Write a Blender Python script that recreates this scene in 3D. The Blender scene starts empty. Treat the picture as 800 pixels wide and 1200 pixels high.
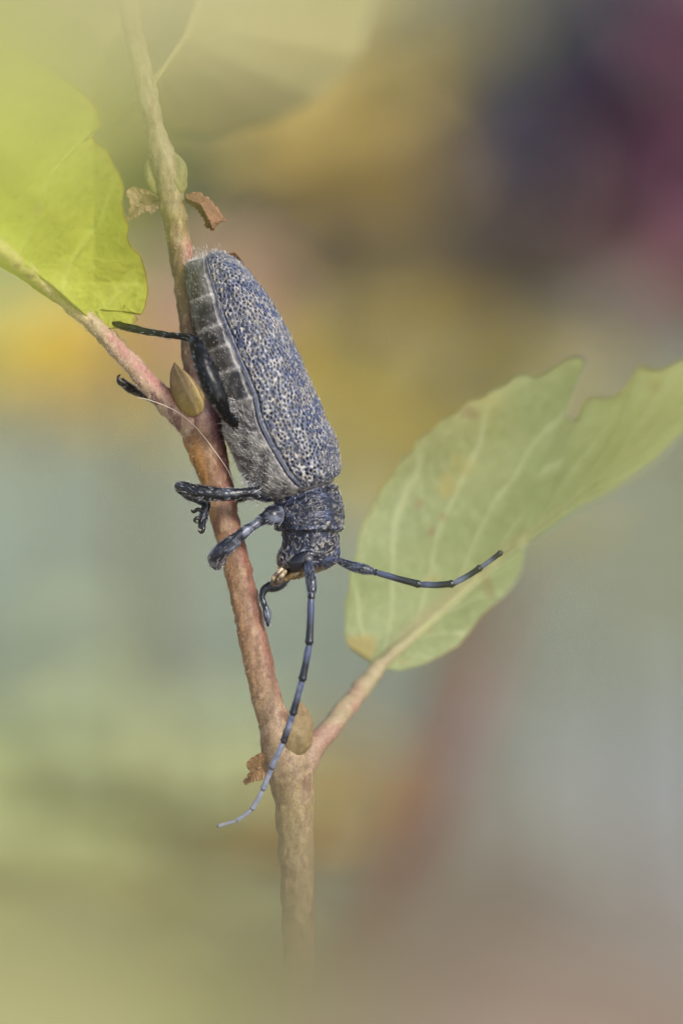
import bpy, math, random
import numpy as np
from mathutils import Vector, Matrix

random.seed(7)
RNG = np.random.default_rng(7)
S = bpy.context.scene
C = S.collection

# ------------------------------------------------------------------ camera, sky, sun, exposure
# 1 unit is about 4 mm.  The subject sits round the point FOCUS, DIST in front of the lens.
DIST, PITCH, CAM_H = 66.0, math.radians(18.0), 76.0
cp, sp = math.cos(PITCH), math.sin(PITCH)
TOWARD = np.array([0.0, -cp, sp])
RIGHT = np.array([1.0, 0.0, 0.0])
UP = np.array([0.0, sp, cp])
FOCUS = np.array([0.0, 0.0, CAM_H - DIST * sp])
CAM = FOCUS + TOWARD * DIST

cam_d = bpy.data.cameras.new('camera')
cam = bpy.data.objects.new('camera', cam_d)
C.objects.link(cam)
cam.matrix_world = Matrix(((RIGHT[0], UP[0], TOWARD[0], CAM[0]), (RIGHT[1], UP[1], TOWARD[1], CAM[1]),
                           (RIGHT[2], UP[2], TOWARD[2], CAM[2]), (0, 0, 0, 1)))
cam_d.sensor_fit = 'VERTICAL'
cam_d.sensor_height = 36.0
cam_d.sensor_width = 24.0
cam_d.lens = 36.0 * DIST / 12.0
cam_d.clip_start = 0.5
cam_d.clip_end = 20000.0
cam_d.dof.use_dof = True
cam_d.dof.focus_distance = DIST - 0.36
LENS_R = 1.55
cam_d.dof.aperture_fstop = cam_d.lens / 1000.0 / (2 * LENS_R)
S.camera = cam

SUN_ELEV, SUN_ROT = math.radians(42), math.radians(140)
world = bpy.data.worlds.new('World')
S.world = world
world.use_nodes = True
wn = world.node_tree
sky = wn.nodes.new('ShaderNodeTexSky')
sky.sky_type = 'NISHITA'
sky.sun_disc = False
sky.sun_elevation = SUN_ELEV
sky.sun_rotation = SUN_ROT
sky.dust_density = 2.0
bg = wn.nodes['Background']
hsv = wn.nodes.new('ShaderNodeHueSaturation')          # thin overcast: the blue of a clear sky is mostly gone
hsv.inputs['Saturation'].default_value = .5
wn.links.new(sky.outputs[0], hsv.inputs['Color'])
wn.links.new(hsv.outputs[0], bg.inputs['Color'])
bg.inputs['Strength'].default_value = 0.095
sun_d = bpy.data.lights.new('sun', 'SUN')
sun_d.energy = 1.5
sun_d.angle = math.radians(11)
sun_d.color = (1.0, 0.95, 0.88)
sun = bpy.data.objects.new('sun', sun_d)
C.objects.link(sun)
sdir = Vector((math.sin(SUN_ROT) * math.cos(SUN_ELEV), math.cos(SUN_ROT) * math.cos(SUN_ELEV), math.sin(SUN_ELEV)))
sun.rotation_euler = sdir.to_track_quat('Z', 'Y').to_euler()
S.view_settings.view_transform = 'Standard'
S.view_settings.look = 'None'
S.view_settings.exposure = 1.22
S.view_settings.gamma = 1.0
S.view_settings.use_curve_mapping = False
S.render.engine = 'CYCLES'
S.cycles.use_denoising = True
S.cycles.use_adaptive_sampling = False
S.cycles.max_bounces = 6
S.cycles.transparent_max_bounces = 8


# ------------------------------------------------------------------ helpers
def wpt(p):
    """image-plane position (photo pixels about the focus point) plus depth towards the lens -> world"""
    p = np.asarray(p, float)
    d = p[..., 2]
    k = (DIST - d) / DIST / 100.0
    return FOCUS + ((p[..., 0] - 400) * k)[..., None] * RIGHT + ((600 - p[..., 1]) * k)[..., None] * UP + d[..., None] * TOWARD


def lin(r, g, b):
    """sRGB 0..255 -> linear"""
    return np.array([((c / 255) / 12.92 if c / 255 <= .04045 else ((c / 255 + .055) / 1.055) ** 2.4) for c in (r, g, b)])


def _h(i, j, k, seed):
    n = (i * 374761393 + j * 668265263 + k * 2147483647 + seed * 974711).astype(np.int64) & 0xffffffff
    n = ((n ^ (n >> 13)) * 1274126177) & 0xffffffff
    n = ((n ^ (n >> 16)) * 2246822519) & 0xffffffff
    return ((n ^ (n >> 15)) & 0xffff) / 65535.0


def noise(p, scale, seed=0, octaves=1):
    """value noise 0..1 on (..., 3) points"""
    out, amp, tot = 0, 1.0, 0
    p = np.asarray(p, float)
    for o in range(octaves):
        q = p * scale * 2 ** o + 1000.0
        f = np.floor(q)
        t = q - f
        t = t * t * (3 - 2 * t)
        i, j, k = (f[..., a].astype(np.int64) for a in range(3))
        r = 0
        for a in (0, 1):
            for b in (0, 1):
                for c in (0, 1):
                    wgt = (t[..., 0] if a else 1 - t[..., 0]) * (t[..., 1] if b else 1 - t[..., 1]) * (t[..., 2] if c else 1 - t[..., 2])
                    r = r + wgt * _h(i + a, j + b, k + c, seed + o * 17)
        out = out + r * amp
        tot += amp
        amp *= .5
    return out / tot


def sm(a, b, x):
    t = np.clip((x - a) / (b - a), 0, 1)
    return t * t * (3 - 2 * t)


def catmull(P, n, t=None):
    """smooth curve through the rows of P at n even parameters (centripetal enough for our spacing)"""
    P = np.asarray(P, float)
    m = len(P)
    if t is None:
        L = np.concatenate([[0], np.cumsum(np.linalg.norm(np.diff(P[:, :2], axis=0), axis=1) + 1e-6)])
        L /= L[-1]
        u = np.interp(np.linspace(0, 1, n), L, np.arange(m))
    else:
        u = np.asarray(t)
    i = np.clip(np.floor(u).astype(int), 0, m - 2)
    f = (u - i)[:, None]
    p0, p1, p2, p3 = P[np.clip(i - 1, 0, m - 1)], P[i], P[i + 1], P[np.clip(i + 2, 0, m - 1)]
    return .5 * ((2 * p1) + (-p0 + p2) * f + (2 * p0 - 5 * p1 + 4 * p2 - p3) * f ** 2 + (-p0 + 3 * p1 - 3 * p2 + p3) * f ** 3)


def polyline(P, n):
    P = np.asarray(P, float)
    L = np.concatenate([[0], np.cumsum(np.linalg.norm(np.diff(P, axis=0), axis=1))])
    x = np.linspace(0, L[-1], n)
    return np.stack([np.interp(x, L, P[:, k]) for k in range(P.shape[1])], 1)


def build(name, verts, faces, mat, parent=None, col=None, smooth=True):
    """verts (n,3) in world space, faces (m,k) int array or list of them -> linked object"""
    me = bpy.data.meshes.new(name)
    if not isinstance(faces, list):
        faces = [faces]
    verts = np.asarray(verts, np.float64)
    org = np.array(parent['_o']) if parent is not None and '_o' in parent else np.zeros(3)
    v = (verts - org).astype(np.float32)
    me.vertices.add(len(v))
    me.vertices.foreach_set('co', v.ravel())
    tot = sum(f.size for f in faces)
    me.loops.add(tot)
    me.loops.foreach_set('vertex_index', np.concatenate([f.ravel() for f in faces]).astype(np.int32))
    cnt = np.concatenate([np.full(len(f), f.shape[1]) for f in faces])
    st = np.concatenate([[0], np.cumsum(cnt)[:-1]])
    me.polygons.add(len(cnt))
    me.polygons.foreach_set('loop_start', st.astype(np.int32))
    me.polygons.foreach_set('loop_total', cnt.astype(np.int32))
    me.update(calc_edges=True)
    me.validate()
    me.polygons.foreach_set('use_smooth', np.full(len(me.polygons), smooth))
    if col is not None:
        a = me.color_attributes.new('Col', 'FLOAT_COLOR', 'POINT')
        c4 = np.ones((len(v), 4), np.float32)
        c4[:, :3] = col
        a.data.foreach_set('color', c4.ravel())
    me.materials.append(mat)
    o = bpy.data.objects.new(name, me)
    C.objects.link(o)
    if parent is not None:
        o.parent = parent
        o['_o'] = [0, 0, 0] if '_o' not in parent else list(parent['_o'])
    return o


def thing(name, label, cat, loc, group=None):
    o = bpy.data.objects.new(name, None)
    C.objects.link(o)
    o.location = Vector(loc)
    o['_o'] = [float(x) for x in loc]
    o.empty_display_size = .2
    o['label'], o['category'] = label, cat
    if group:
        o['group'] = group
    return o


def tag(o, label, cat, group=None):
    o['label'], o['category'] = label, cat
    if group:
        o['group'] = group
    return o


def grid_faces(nr, nc, wrap=False):
    i, j = np.meshgrid(np.arange(nr - 1), np.arange(nc if wrap else nc - 1), indexing='ij')
    a = i * nc + j
    b = i * nc + (j + 1) % nc
    return np.stack([a, b, b + nc, a + nc], -1).reshape(-1, 4)


def grid_normals(G, wrap=False):
    du = np.gradient(G, axis=0)
    if wrap:
        dv = (np.roll(G, -1, 1) - np.roll(G, 1, 1)) / 2
    else:
        dv = np.gradient(G, axis=1)
    n = np.cross(dv, du)
    return n / (np.linalg.norm(n, axis=-1, keepdims=True) + 1e-12)


def outward(G, N):
    c = G.mean(1, keepdims=True)
    s = np.sign(((G - c) * N).sum(-1).mean())
    return N * (s if s else 1)


# materials --------------------------------------------------------
def material(name, rough=.5, spec=.5, translucent=0.0, bump=None, grain=None, coat=0.0, sheen=0.0, color=None, emis=None):
    m = bpy.data.materials.new(name)
    m.use_nodes = True
    nt = m.node_tree
    b = nt.nodes['Principled BSDF']
    b.inputs['Roughness'].default_value = rough
    b.inputs['Specular IOR Level'].default_value = spec
    b.inputs['Coat Weight'].default_value = coat
    b.inputs['Sheen Weight'].default_value = sheen
    tc = nt.nodes.new('ShaderNodeTexCoord')
    if color is None:
        at = nt.nodes.new('ShaderNodeAttribute')
        at.attribute_name = 'Col'
        cout = at.outputs['Color']
    else:
        rgb = nt.nodes.new('ShaderNodeRGB')
        rgb.outputs[0].default_value = (*color, 1)
        cout = rgb.outputs[0]
    if grain:
        nz = nt.nodes.new('ShaderNodeTexNoise')
        nz.inputs['Scale'].default_value = grain[0]
        nz.inputs['Detail'].default_value = 3
        nt.links.new(tc.outputs['Object'], nz.inputs['Vector'])
        mr = nt.nodes.new('ShaderNodeMapRange')
        mr.inputs['From Min'].default_value = .25
        mr.inputs['From Max'].default_value = .75
        mr.inputs['To Min'].default_value = 1 - grain[1]
        mr.inputs['To Max'].default_value = 1 + grain[1]
        nt.links.new(nz.outputs['Fac'], mr.inputs['Value'])
        mx = nt.nodes.new('ShaderNodeVectorMath')
        mx.operation = 'SCALE'
        nt.links.new(cout, mx.inputs[0])
        nt.links.new(mr.outputs[0], mx.inputs['Scale'])
        cout = mx.outputs[0]
    nt.links.new(cout, b.inputs['Base Color'])
    if bump:
        nb = nt.nodes.new('ShaderNodeTexNoise')
        nb.inputs['Scale'].default_value = bump[0]
        nb.inputs['Detail'].default_value = 4
        nt.links.new(tc.outputs['Object'], nb.inputs['Vector'])
        bp = nt.nodes.new('ShaderNodeBump')
        bp.inputs['Strength'].default_value = bump[1]
        bp.inputs['Distance'].default_value = bump[2]
        nt.links.new(nb.outputs['Fac'], bp.inputs['Height'])
        nt.links.new(bp.outputs[0], b.inputs['Normal'])
    if translucent:
        tr = nt.nodes.new('ShaderNodeBsdfTranslucent')
        nt.links.new(cout, tr.inputs['Color'])
        mix = nt.nodes.new('ShaderNodeMixShader')
        mix.inputs[0].default_value = translucent
        nt.links.new(b.outputs[0], mix.inputs[1])
        nt.links.new(tr.outputs[0], mix.inputs[2])
        nt.links.new(mix.outputs[0], nt.nodes['Material Output'].inputs['Surface'])
    return m


M_SHELL = material('beetle_shell', rough=.4, spec=.45, bump=(70, .25, .006), grain=(60, .12))
M_CUTICLE = material('beetle_cuticle', rough=.36, spec=.5, bump=(55, .4, .01), grain=(45, .2))
M_LIMB = material('beetle_limb', rough=.3, spec=.5, bump=(60, .3, .006), grain=(50, .2))
M_BLACK = material('beetle_leg_black', rough=.34, spec=.28, bump=(60, .3, .006), grain=(50, .2))
M_EYE = material('beetle_eye', rough=.16, spec=.6, bump=(120, .15, .003))
M_HAIR = material('fine_hair', rough=.5, spec=.4, translucent=.25)
M_BARK = material('twig_skin', rough=.55, spec=.4, bump=(42, .6, .014), grain=(34, .26))
M_LEAF = material('leaf_blade', rough=.55, spec=.3, translucent=.35, bump=(14, .35, .02), grain=(9, .08))
M_FARLEAF = material('meadow_leaf', rough=.6, spec=.25, translucent=.3)
M_SCALE = material('dry_scale', rough=.6, spec=.3, translucent=.3, bump=(25, .4, .015), grain=(20, .2))
M_SILK = material('silk', rough=.3, spec=.5)
M_GROUND = material('meadow_soil', rough=.9, spec=.1, grain=(.35, .25))


# shapes -----------------------------------------------------------
def tube(name, P, R, mat, parent=None, n=40, ring=16, colf=None, dispf=None, flat=1.0, sub=None):
    """closed tapering tube through rows (px, py, depth) with radii in px; one continuous skin with rounded ends"""
    P = np.asarray(P, float)
    A = np.concatenate([P, np.asarray(R, float)[:, None]], 1)
    A = catmull(A, n)
    pts, rad = wpt(A[:, :3]), np.maximum(A[:, 3], .2) / 100
    T = np.gradient(pts, axis=0)
    T /= np.linalg.norm(T, axis=1, keepdims=True)
    # rounded ends
    e = np.array([.98, .9, .75, .5, .15])
    add = lambda p, t, r, s: (p + s * np.outer(np.sqrt(1 - e[::-1] ** 2) if False else np.sqrt(1 - e ** 2), t) * r, r * e)
    a0, r0 = add(pts[0], T[0], rad[0], -1)
    a1, r1 = add(pts[-1], T[-1], rad[-1], 1)
    pts = np.concatenate([a0[::-1], pts, a1])
    rad = np.concatenate([r0[::-1], rad, r1])
    tt = np.concatenate([np.zeros(5), np.linspace(0, 1, n), np.ones(5)])
    T = np.concatenate([np.repeat(T[:1], 5, 0), T, np.repeat(T[-1:], 5, 0)])
    N = len(pts)
    U = np.empty((N, 3))
    u = TOWARD - T[0] * (TOWARD @ T[0])
    if np.linalg.norm(u) < .2:
        u = RIGHT - T[0] * (RIGHT @ T[0])
    for i in range(N):
        u = u - T[i] * (u @ T[i])
        u /= np.linalg.norm(u)
        U[i] = u
    V = np.cross(T, U)
    th = np.linspace(0, 2 * np.pi, ring, endpoint=False)
    G = pts[:, None] + rad[:, None, None] * (np.cos(th)[None, :, None] * U[:, None] * flat + np.sin(th)[None, :, None] * V[:, None])
    nrm = outward(G, grid_normals(G, True))
    t2 = np.repeat(tt[:, None], ring, 1)
    th2 = np.repeat(th[None], N, 0)
    if dispf is not None:
        G = G + nrm * dispf(t2, th2, G)[..., None]
    col = colf(t2, th2, G).reshape(-1, 3) if colf is not None else np.tile([.2, .2, .2], (N * ring, 1))
    nv = N * ring
    verts = np.concatenate([G.reshape(-1, 3), G[:1].mean(1), G[-1:].mean(1)])
    j = np.arange(ring)
    cap0 = np.stack([np.full(ring, nv), (j + 1) % ring, j], 1)
    cap1 = np.stack([np.full(ring, nv + 1), (N - 1) * ring + j, (N - 1) * ring + (j + 1) % ring], 1)
    o = build(name, verts, [grid_faces(N, ring, True), cap0, cap1], mat, parent, np.concatenate([col, col[:1], col[-1:]]))
    return o, G, nrm, T


def hairs(name, base, direc, length, width, parent, col, bend=None, mat=None):
    """tapering two-step hairs, one joined mesh"""
    n = len(base)
    direc = direc / (np.linalg.norm(direc, axis=1, keepdims=True) + 1e-9)
    side = np.cross(direc, RNG.normal(size=(n, 3)))
    side /= np.linalg.norm(side, axis=1, keepdims=True) + 1e-9
    L = np.asarray(length).reshape(-1, 1) * np.ones((n, 1))
    w = np.asarray(width).reshape(-1, 1) * np.ones((n, 1)) / 2
    mid = base + direc * L * .5
    tip = base + direc * L
    if bend is not None:
        tip = tip + bend * L
    V = np.stack([base - side * w, base + side * w, mid + side * w * .8, mid - side * w * .8, tip], 1).reshape(-1, 3)
    k = np.arange(n)[:, None] * 5
    q = k + np.array([[0, 1, 2, 3]])
    t = k + np.array([[3, 2, 4]])
    o = build(name, V, [q, t], mat or M_HAIR, parent, np.repeat(col, 5, 0), smooth=False)
    o['kind'] = 'stuff'
    return o


def pick(G, Nn, n, weight=None):
    """random points on a grid surface"""
    a = np.linalg.norm(np.cross(np.gradient(G, axis=0), np.gradient(G, axis=1)), axis=-1)
    if weight is not None:
        a = a * weight
    a = a[:-1, :-1].ravel()
    idx = RNG.choice(len(a), n, p=a / a.sum())
    i, j = np.unravel_index(idx, (G.shape[0] - 1, G.shape[1] - 1))
    fu, fv = RNG.random((n, 1)), RNG.random((n, 1))
    p = (G[i, j] * (1 - fu) + G[i + 1, j] * fu) * (1 - fv) + (G[i, j + 1] * (1 - fu) + G[i + 1, j + 1] * fu) * fv
    return p, Nn[i, j], i, j


def leaf_blade(name, mid, ea, eb, depth, colf, parent, mat=None, nt=220, nw=40, thick=.03, vein=.03, ta=None, nv=9.0):
    """leaf between edge a, midrib and edge b (px outlines); depth(x, y, t, w) gives distance towards the lens; two skins and a rim"""
    m = polyline(mid, nt)
    a, b = polyline(ea, nt), polyline(eb, nt)
    if ta is not None:                                  # (x, y, t) anchors tie stretches of the outline to the midrib
        E = np.array(ea, float)
        L = np.concatenate([[0], np.cumsum(np.linalg.norm(np.diff(E, axis=0), axis=1))])
        ks = [int(np.argmin(np.hypot(E[:, 0] - q[0], E[:, 1] - q[1]))) for q in ta]
        lt = np.interp(np.linspace(0, 1, nt), [q[2] for q in ta], L[ks])
        a = np.stack([np.interp(lt, L, E[:, k]) for k in (0, 1)], 1)
    w = np.linspace(-1, 1, 2 * nw + 1)
    wa = np.clip(-w, 0, 1)[None, :, None]
    wb = np.clip(w, 0, 1)[None, :, None]
    XY = m[:, None] * (1 - wa - wb) + a[:, None] * wa + b[:, None] * wb
    t = np.repeat(np.linspace(0, 1, nt)[:, None], len(w), 1)
    W = np.repeat(w[None], nt, 0)
    d = depth(XY[..., 0], XY[..., 1], t, W)
    # veins: midrib, side veins sweeping forward, fine net
    aw = np.abs(W)
    wob = noise(np.stack([XY[..., 0] / 90, XY[..., 1] / 90, t * 0], -1), 1.0, 5, 2) - .5
    ph = (t - .16 * aw - .03 * np.sin(aw * 3)) * nv + np.where(W > 0, .35, 0) + wob * .9 * aw
    sv = np.exp(-((ph - np.round(ph)) / .055) ** 2) * (1 - sm(.8, 1, aw))
    q_ = np.stack([XY[..., 0] / 100, XY[..., 1] / 100, t * 0], -1)
    tv = np.maximum(np.exp(-((noise(q_, 9, 4) - .5) / .05) ** 2), np.exp(-((noise(q_, 13, 6) - .5) / .05) ** 2)) * .35
    pk = (noise(q_, 5, 8, 2) - .5)
    mv = np.exp(-(aw / .035) ** 2)
    vv = np.maximum(np.maximum(sv, mv), tv)
    G = wpt(np.concatenate([XY, d[..., None]], -1))
    N = grid_normals(G)
    if (N * TOWARD).sum(-1).mean() < 0:
        N = -N
    G = G + N * (vein * vv - vein * .35 * np.cos(ph * 2 * np.pi) * aw + vein * 1.6 * pk * np.minimum(1, aw * 4))[..., None]
    col = colf(t, W, vv, G, XY)
    B = G - N * thick * (.35 + .65 * np.minimum(1, (1 - aw) * 12))[..., None] - N * (mv * .05)[..., None]
    nr, nc = t.shape
    F = grid_faces(nr, nc)
    per = np.concatenate([np.arange(nc), np.arange(1, nr) * nc + nc - 1, (nr - 1) * nc + np.arange(nc - 2, -1, -1), np.arange(nr - 2, 0, -1) * nc])
    nx = np.roll(per, -1)
    o_ = nr * nc
    rim = np.stack([per, nx, nx + o_, per + o_], 1)
    return build(name, np.concatenate([G.reshape(-1, 3), B.reshape(-1, 3)]), [F, F[:, ::-1] + o_, rim], mat or M_LEAF, parent,
                 np.concatenate([col.reshape(-1, 3)] * 2)), G, N


def mixc(a, b, t):
    return np.asarray(a) * (1 - t[..., None]) + np.asarray(b) * t[..., None]


# ------------------------------------------------------------------ ground
GX = np.concatenate([np.linspace(-9000, -260, 14), np.linspace(-240, 240, 121), np.linspace(260, 9000, 14)])
GY = np.concatenate([np.linspace(-9000, -160, 12), np.linspace(-140, 420, 141), np.linspace(440, 12000, 14)])
gx, gy = np.meshgrid(GX, GY, indexing='ij')
GP = np.stack([gx, gy, np.zeros_like(gx)], -1)
near = sm(420, 250, np.hypot(gx, gy - 120))
GP[..., 2] = (noise(GP, .03, 3, 3) - .5) * 6 * near


def ground_at(x, y):
    p = np.array([x, y, 0.0])
    return float((noise(p[None], .03, 3, 3)[0] - .5) * 6 * sm(420, 250, np.hypot(x, y - 120)))


def ray(px, py):
    v = -TOWARD * DIST + RIGHT * (px - 400) / 100 + UP * (600 - py) / 100
    return v / np.linalg.norm(v)


def on_ground(px, py):
    r = ray(px, py)
    return CAM + r * (-CAM[2] / r[2])


MOSS, LITTER, SILVER = lin(140, 149, 131), lin(148, 138, 116), lin(142, 143, 142)
n1 = noise(GP, .022, 11, 2)
gc = mixc(MOSS, SILVER, sm(-6, 14, gx + (n1 - .5) * 20))
gc = mixc(gc, LITTER, sm(72, 40, gy + (n1 - .5) * 26))
gc = mixc(gc, LITTER * .62, sm(165, 260, gy + (n1 - .5) * 40))
gc = gc * (.85 + .3 * noise(GP, .2, 5, 2))[..., None]
ground = build('ground', GP.reshape(-1, 3), grid_faces(*gx.shape)[:, ::-1], M_GROUND, None, gc.reshape(-1, 3))
ground['kind'] = 'structure'

# grass on the ground: nobody could count it
n = 26000
bx, by = RNG.uniform(-70, 75, n), RNG.uniform(-60, 300, n)
bz = (noise(np.stack([bx, by, bx * 0], -1), .03, 3, 3) - .5) * 6 * sm(420, 250, np.hypot(bx, by - 120))
base = np.stack([bx, by, bz - .1], -1)
dr = np.stack([RNG.normal(0, .5, n), RNG.normal(0, .5, n), np.ones(n)], -1)
gcol = mixc(MOSS * .95, SILVER * .95, sm(-6, 14, bx)) * RNG.uniform(.75, 1.2, (n, 1))
gcol = mixc(gcol, LITTER, sm(72, 40, by + RNG.normal(0, 14, n)))
grass = hairs('grass', base, dr, RNG.uniform(1.5, 4.5, n), RNG.uniform(.12, .3, n), None, gcol, np.stack([RNG.normal(0, .3, n), RNG.normal(0, .3, n), -.15 * np.ones(n)], -1), M_FARLEAF)


# ------------------------------------------------------------------ plants of the meadow, far out of focus
def far_leaf_mesh(col, seed):
    """one pointed oval leaf, folded along its midrib, two skins"""
    r = np.random.default_rng(seed)
    t = np.linspace(0, 1, 9)
    wd = np.sin(np.pi * t ** .8) * .36
    wd[0] = wd[-1] = .01
    droop = -.25 * t ** 2
    rows = []
    for k in (-1, -.5, 0, .5, 1):
        rows.append(np.stack([wd * k, t, droop + abs(k) * wd * .45 + .03 * np.sin(t * 9 + k * 2)], -1))
    G = np.stack(rows, 1)
    F = grid_faces(9, 5)
    V = np.concatenate([G.reshape(-1, 3), G.reshape(-1, 3) - [0, 0, .025]])
    per = np.concatenate([np.arange(5), np.arange(1, 9) * 5 + 4, 8 * 5 + np.arange(3, -1, -1), np.arange(7, 0, -1) * 5])
    rim = np.stack([per, np.roll(per, -1), np.roll(per, -1) + 45, per + 45], 1)
    c = col * (1 + .12 * r.normal(size=(90, 1)))
    o = build('leaf', V, [F, F[:, ::-1] + 45, rim], M_FARLEAF, None, np.clip(c, .005, .95))
    me = o.data
    bpy.data.objects.remove(o)
    return me


def plant(name, label, cat, px, py, z, size, cols, nleaf, leaf_len, seed, squash=(1, 1, 1), group=None, stemcol=(.12, .1, .05)):
    """a leafy plant rooted in the ground whose crown centre lies z from the lens along the line of sight"""
    r = np.random.default_rng(seed)
    cc = CAM + ray(px, py) * z
    root = np.array([cc[0] + r.normal(0, .8), cc[1] + r.normal(0, 1.5), 0])
    root[2] = ground_at(root[0], root[1]) - .2
    t = thing(name, label, cat, root, group)
    sp_ = np.stack([root, root * .5 + cc * .5 + r.normal(0, .5, 3), cc])
    world_tube('stem', sp_, [.35, .28, .15], stemcol, t)
    meshes = [far_leaf_mesh(np.array(c), seed * 10 + k) for k, c in enumerate(cols)]
    for k in range(nleaf):
        d = r.normal(size=3)
        d /= np.linalg.norm(d)
        rr = size * (r.random() ** (1 / 2.2))
        p = cc + d * rr * np.array(squash)
        o = bpy.data.objects.new('leaf', meshes[k % len(meshes)])
        C.objects.link(o)
        o.parent = t
        o.location = Vector(p - root)
        yaw = math.atan2(d[1], d[0]) - math.pi / 2 + r.normal(0, .6)
        o.rotation_euler = (r.normal(.35, .5), r.normal(0, .5), yaw)
        s = leaf_len * r.uniform(.7, 1.25)
        o.scale = (s, s, s)
    return t


def world_tube(name, pts, rads, col, parent, n=14, ring=8):
    A = catmull(np.concatenate([pts, np.array(rads)[:, None]], 1), n, np.linspace(0, len(pts) - 1, n))
    p, rd = A[:, :3], A[:, 3]
    T = np.gradient(p, axis=0)
    T /= np.linalg.norm(T, axis=1, keepdims=True)
    u = np.cross(T, [.3, .9, .1])
    u /= np.linalg.norm(u, axis=1, keepdims=True)
    v = np.cross(T, u)
    th = np.linspace(0, 2 * np.pi, ring, endpoint=False)
    G = p[:, None] + rd[:, None, None] * (np.cos(th)[None, :, None] * u[:, None] + np.sin(th)[None, :, None] * v[:, None])
    return build(name, G.reshape(-1, 3), [grid_faces(n, ring, True), np.arange(ring)[None, ::-1], (n - 1) * ring + np.arange(ring)[None]], M_BARK, parent,
                 np.tile(col, (n * ring, 1)))


YEL, GOLD, OLIVE = lin(222, 200, 82), lin(190, 168, 90), lin(174, 162, 102)
GP_ = 'blurred meadow plants behind the twig'
plant('meadow_herb', 'blurred golden olive leafy herb filling the top centre', 'plant', 365, 85, 172, 5.2, [lin(226, 206, 130), lin(230, 204, 114), lin(218, 202, 136)], 150, 3.4, 21, (1.05, .8, .9), GP_)
plant('meadow_herb', 'dark slate blurred herb standing in for the shaded hollow between golden and maroon herbs', 'plant', 622, 62, 170, 4.0, [lin(100, 108, 136), lin(110, 112, 136), lin(94, 100, 126)], 150, 3.0, 22, (.75, .7, 1.4), GP_)  # shade of a hollow put into the leaf colour of an added plant
plant('meadow_herb', 'maroon leaved blurred herb at the right edge near the top', 'plant', 888, 190, 166, 3.2, [lin(160, 104, 126), lin(146, 104, 122)], 80, 3.6, 23, (.6, .7, 2.0), GP_)
plant('meadow_herb', 'dim grey olive blurred herb in the gap left of the upper twig', 'plant', 165, 205, 118, 1.1, [lin(88, 88, 72), lin(80, 84, 70)], 60, 1.2, 31, (1.7, .8, .8), GP_)
plant('meadow_herb', 'pale brown blurred herb right of the beetle, above the yellow one', 'plant', 520, 325, 172, 2.0, [lin(182, 170, 146), lin(172, 162, 142)], 80, 2.6, 32, (1.7, .7, .9), GP_)
plant('meadow_herb', 'mauve brown blurred herb above the toothed tip of the right leaf', 'plant', 660, 310, 186, 4.2, [lin(192, 160, 154), lin(182, 158, 148)], 90, 3.2, 30, (1.5, .7, .8), GP_)
plant('meadow_herb', 'blurred yellow herb just right of the beetle\'s back', 'plant', 520, 505, 166, 3.2, [YEL, lin(188, 170, 84), OLIVE], 44, 2.6, 24, (1.4, .8, .8), GP_)
plant('meadow_herb', 'bright golden yellow blurred herb low behind the left leaf', 'plant', 110, 425, 160, 2.6, [lin(230, 194, 66), YEL], 44, 2.6, 25, (1.3, .8, .6), GP_)
plant('meadow_herb', 'pinkish blurred herb showing between twig and beetle\'s tail', 'plant', 195, 372, 150, 1.2, [lin(226, 188, 176), lin(212, 176, 166)], 30, 2.0, 26, (1, .8, .9), GP_)
plant('meadow_herb', 'grey brown blurred herb behind the beetle\'s tail', 'plant', 430, 325, 196, 3.2, [lin(150, 140, 120), lin(142, 134, 120)], 120, 2.8, 27, (2.3, .7, .75), GP_)
plant('meadow_herb', 'pale yellow green blurred herb at the bottom left', 'plant', 40, 980, 150, 4.6, [lin(194, 202, 146), lin(188, 196, 146)], 70, 3.2, 28, (1.3, .8, 1.0), GP_)
plant('meadow_herb', 'orange gold blurred herb behind the foot of the twig', 'plant', 310, 985, 150, 2.7, [lin(196, 166, 106), lin(186, 168, 108)], 46, 2.4, 29, (1.5, .8, .7), GP_)
dead = thing('dead_stalk', 'reddish brown blurred dead stalk slanting behind the right leaf', 'stalk', np.array([*on_ground(400, 1300)[:2], 0.]), GP_)
q0 = CAM + ray(610, 640) * 100
q1 = CAM + ray(485, 990) * 100
world_tube('stem', np.stack([q0, q0 * .5 + q1 * .5, q1, q1 + (q1 - q0) * 6.5]), [.22, .37, .42, .6], lin(98, 62, 54), dead)


# ------------------------------------------------------------------ the twig
G_TWIG = None
SP = [(118, -160, -.5, 12), (140, -40, -.3, 12), (159, 50, -.1, 11.5), (170, 100, 0, 11.5), (181, 152, 0, 12), (194, 196, 0, 14), (201, 235, 0, 14), (213, 300, 0, 13.5),
      (220, 360, 0, 12.5), (228, 415, 0, 14), (236, 465, 0, 20), (239, 512, 0, 23.5), (254, 566, 0, 18.6), (267.5, 624, 0, 16), (282, 681, 0, 16),
      (299, 760, 0, 17), (308, 800, 0, 17), (320, 845, 0, 18.5), (336, 893, 0, 27), (344, 930, 0, 24), (346, 967, 0, 22), (349, 1061, 0, 19), (352, 1200, -.1, 18), (352, 1600, -1, 18)]
SPa = np.array(SP)


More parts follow.
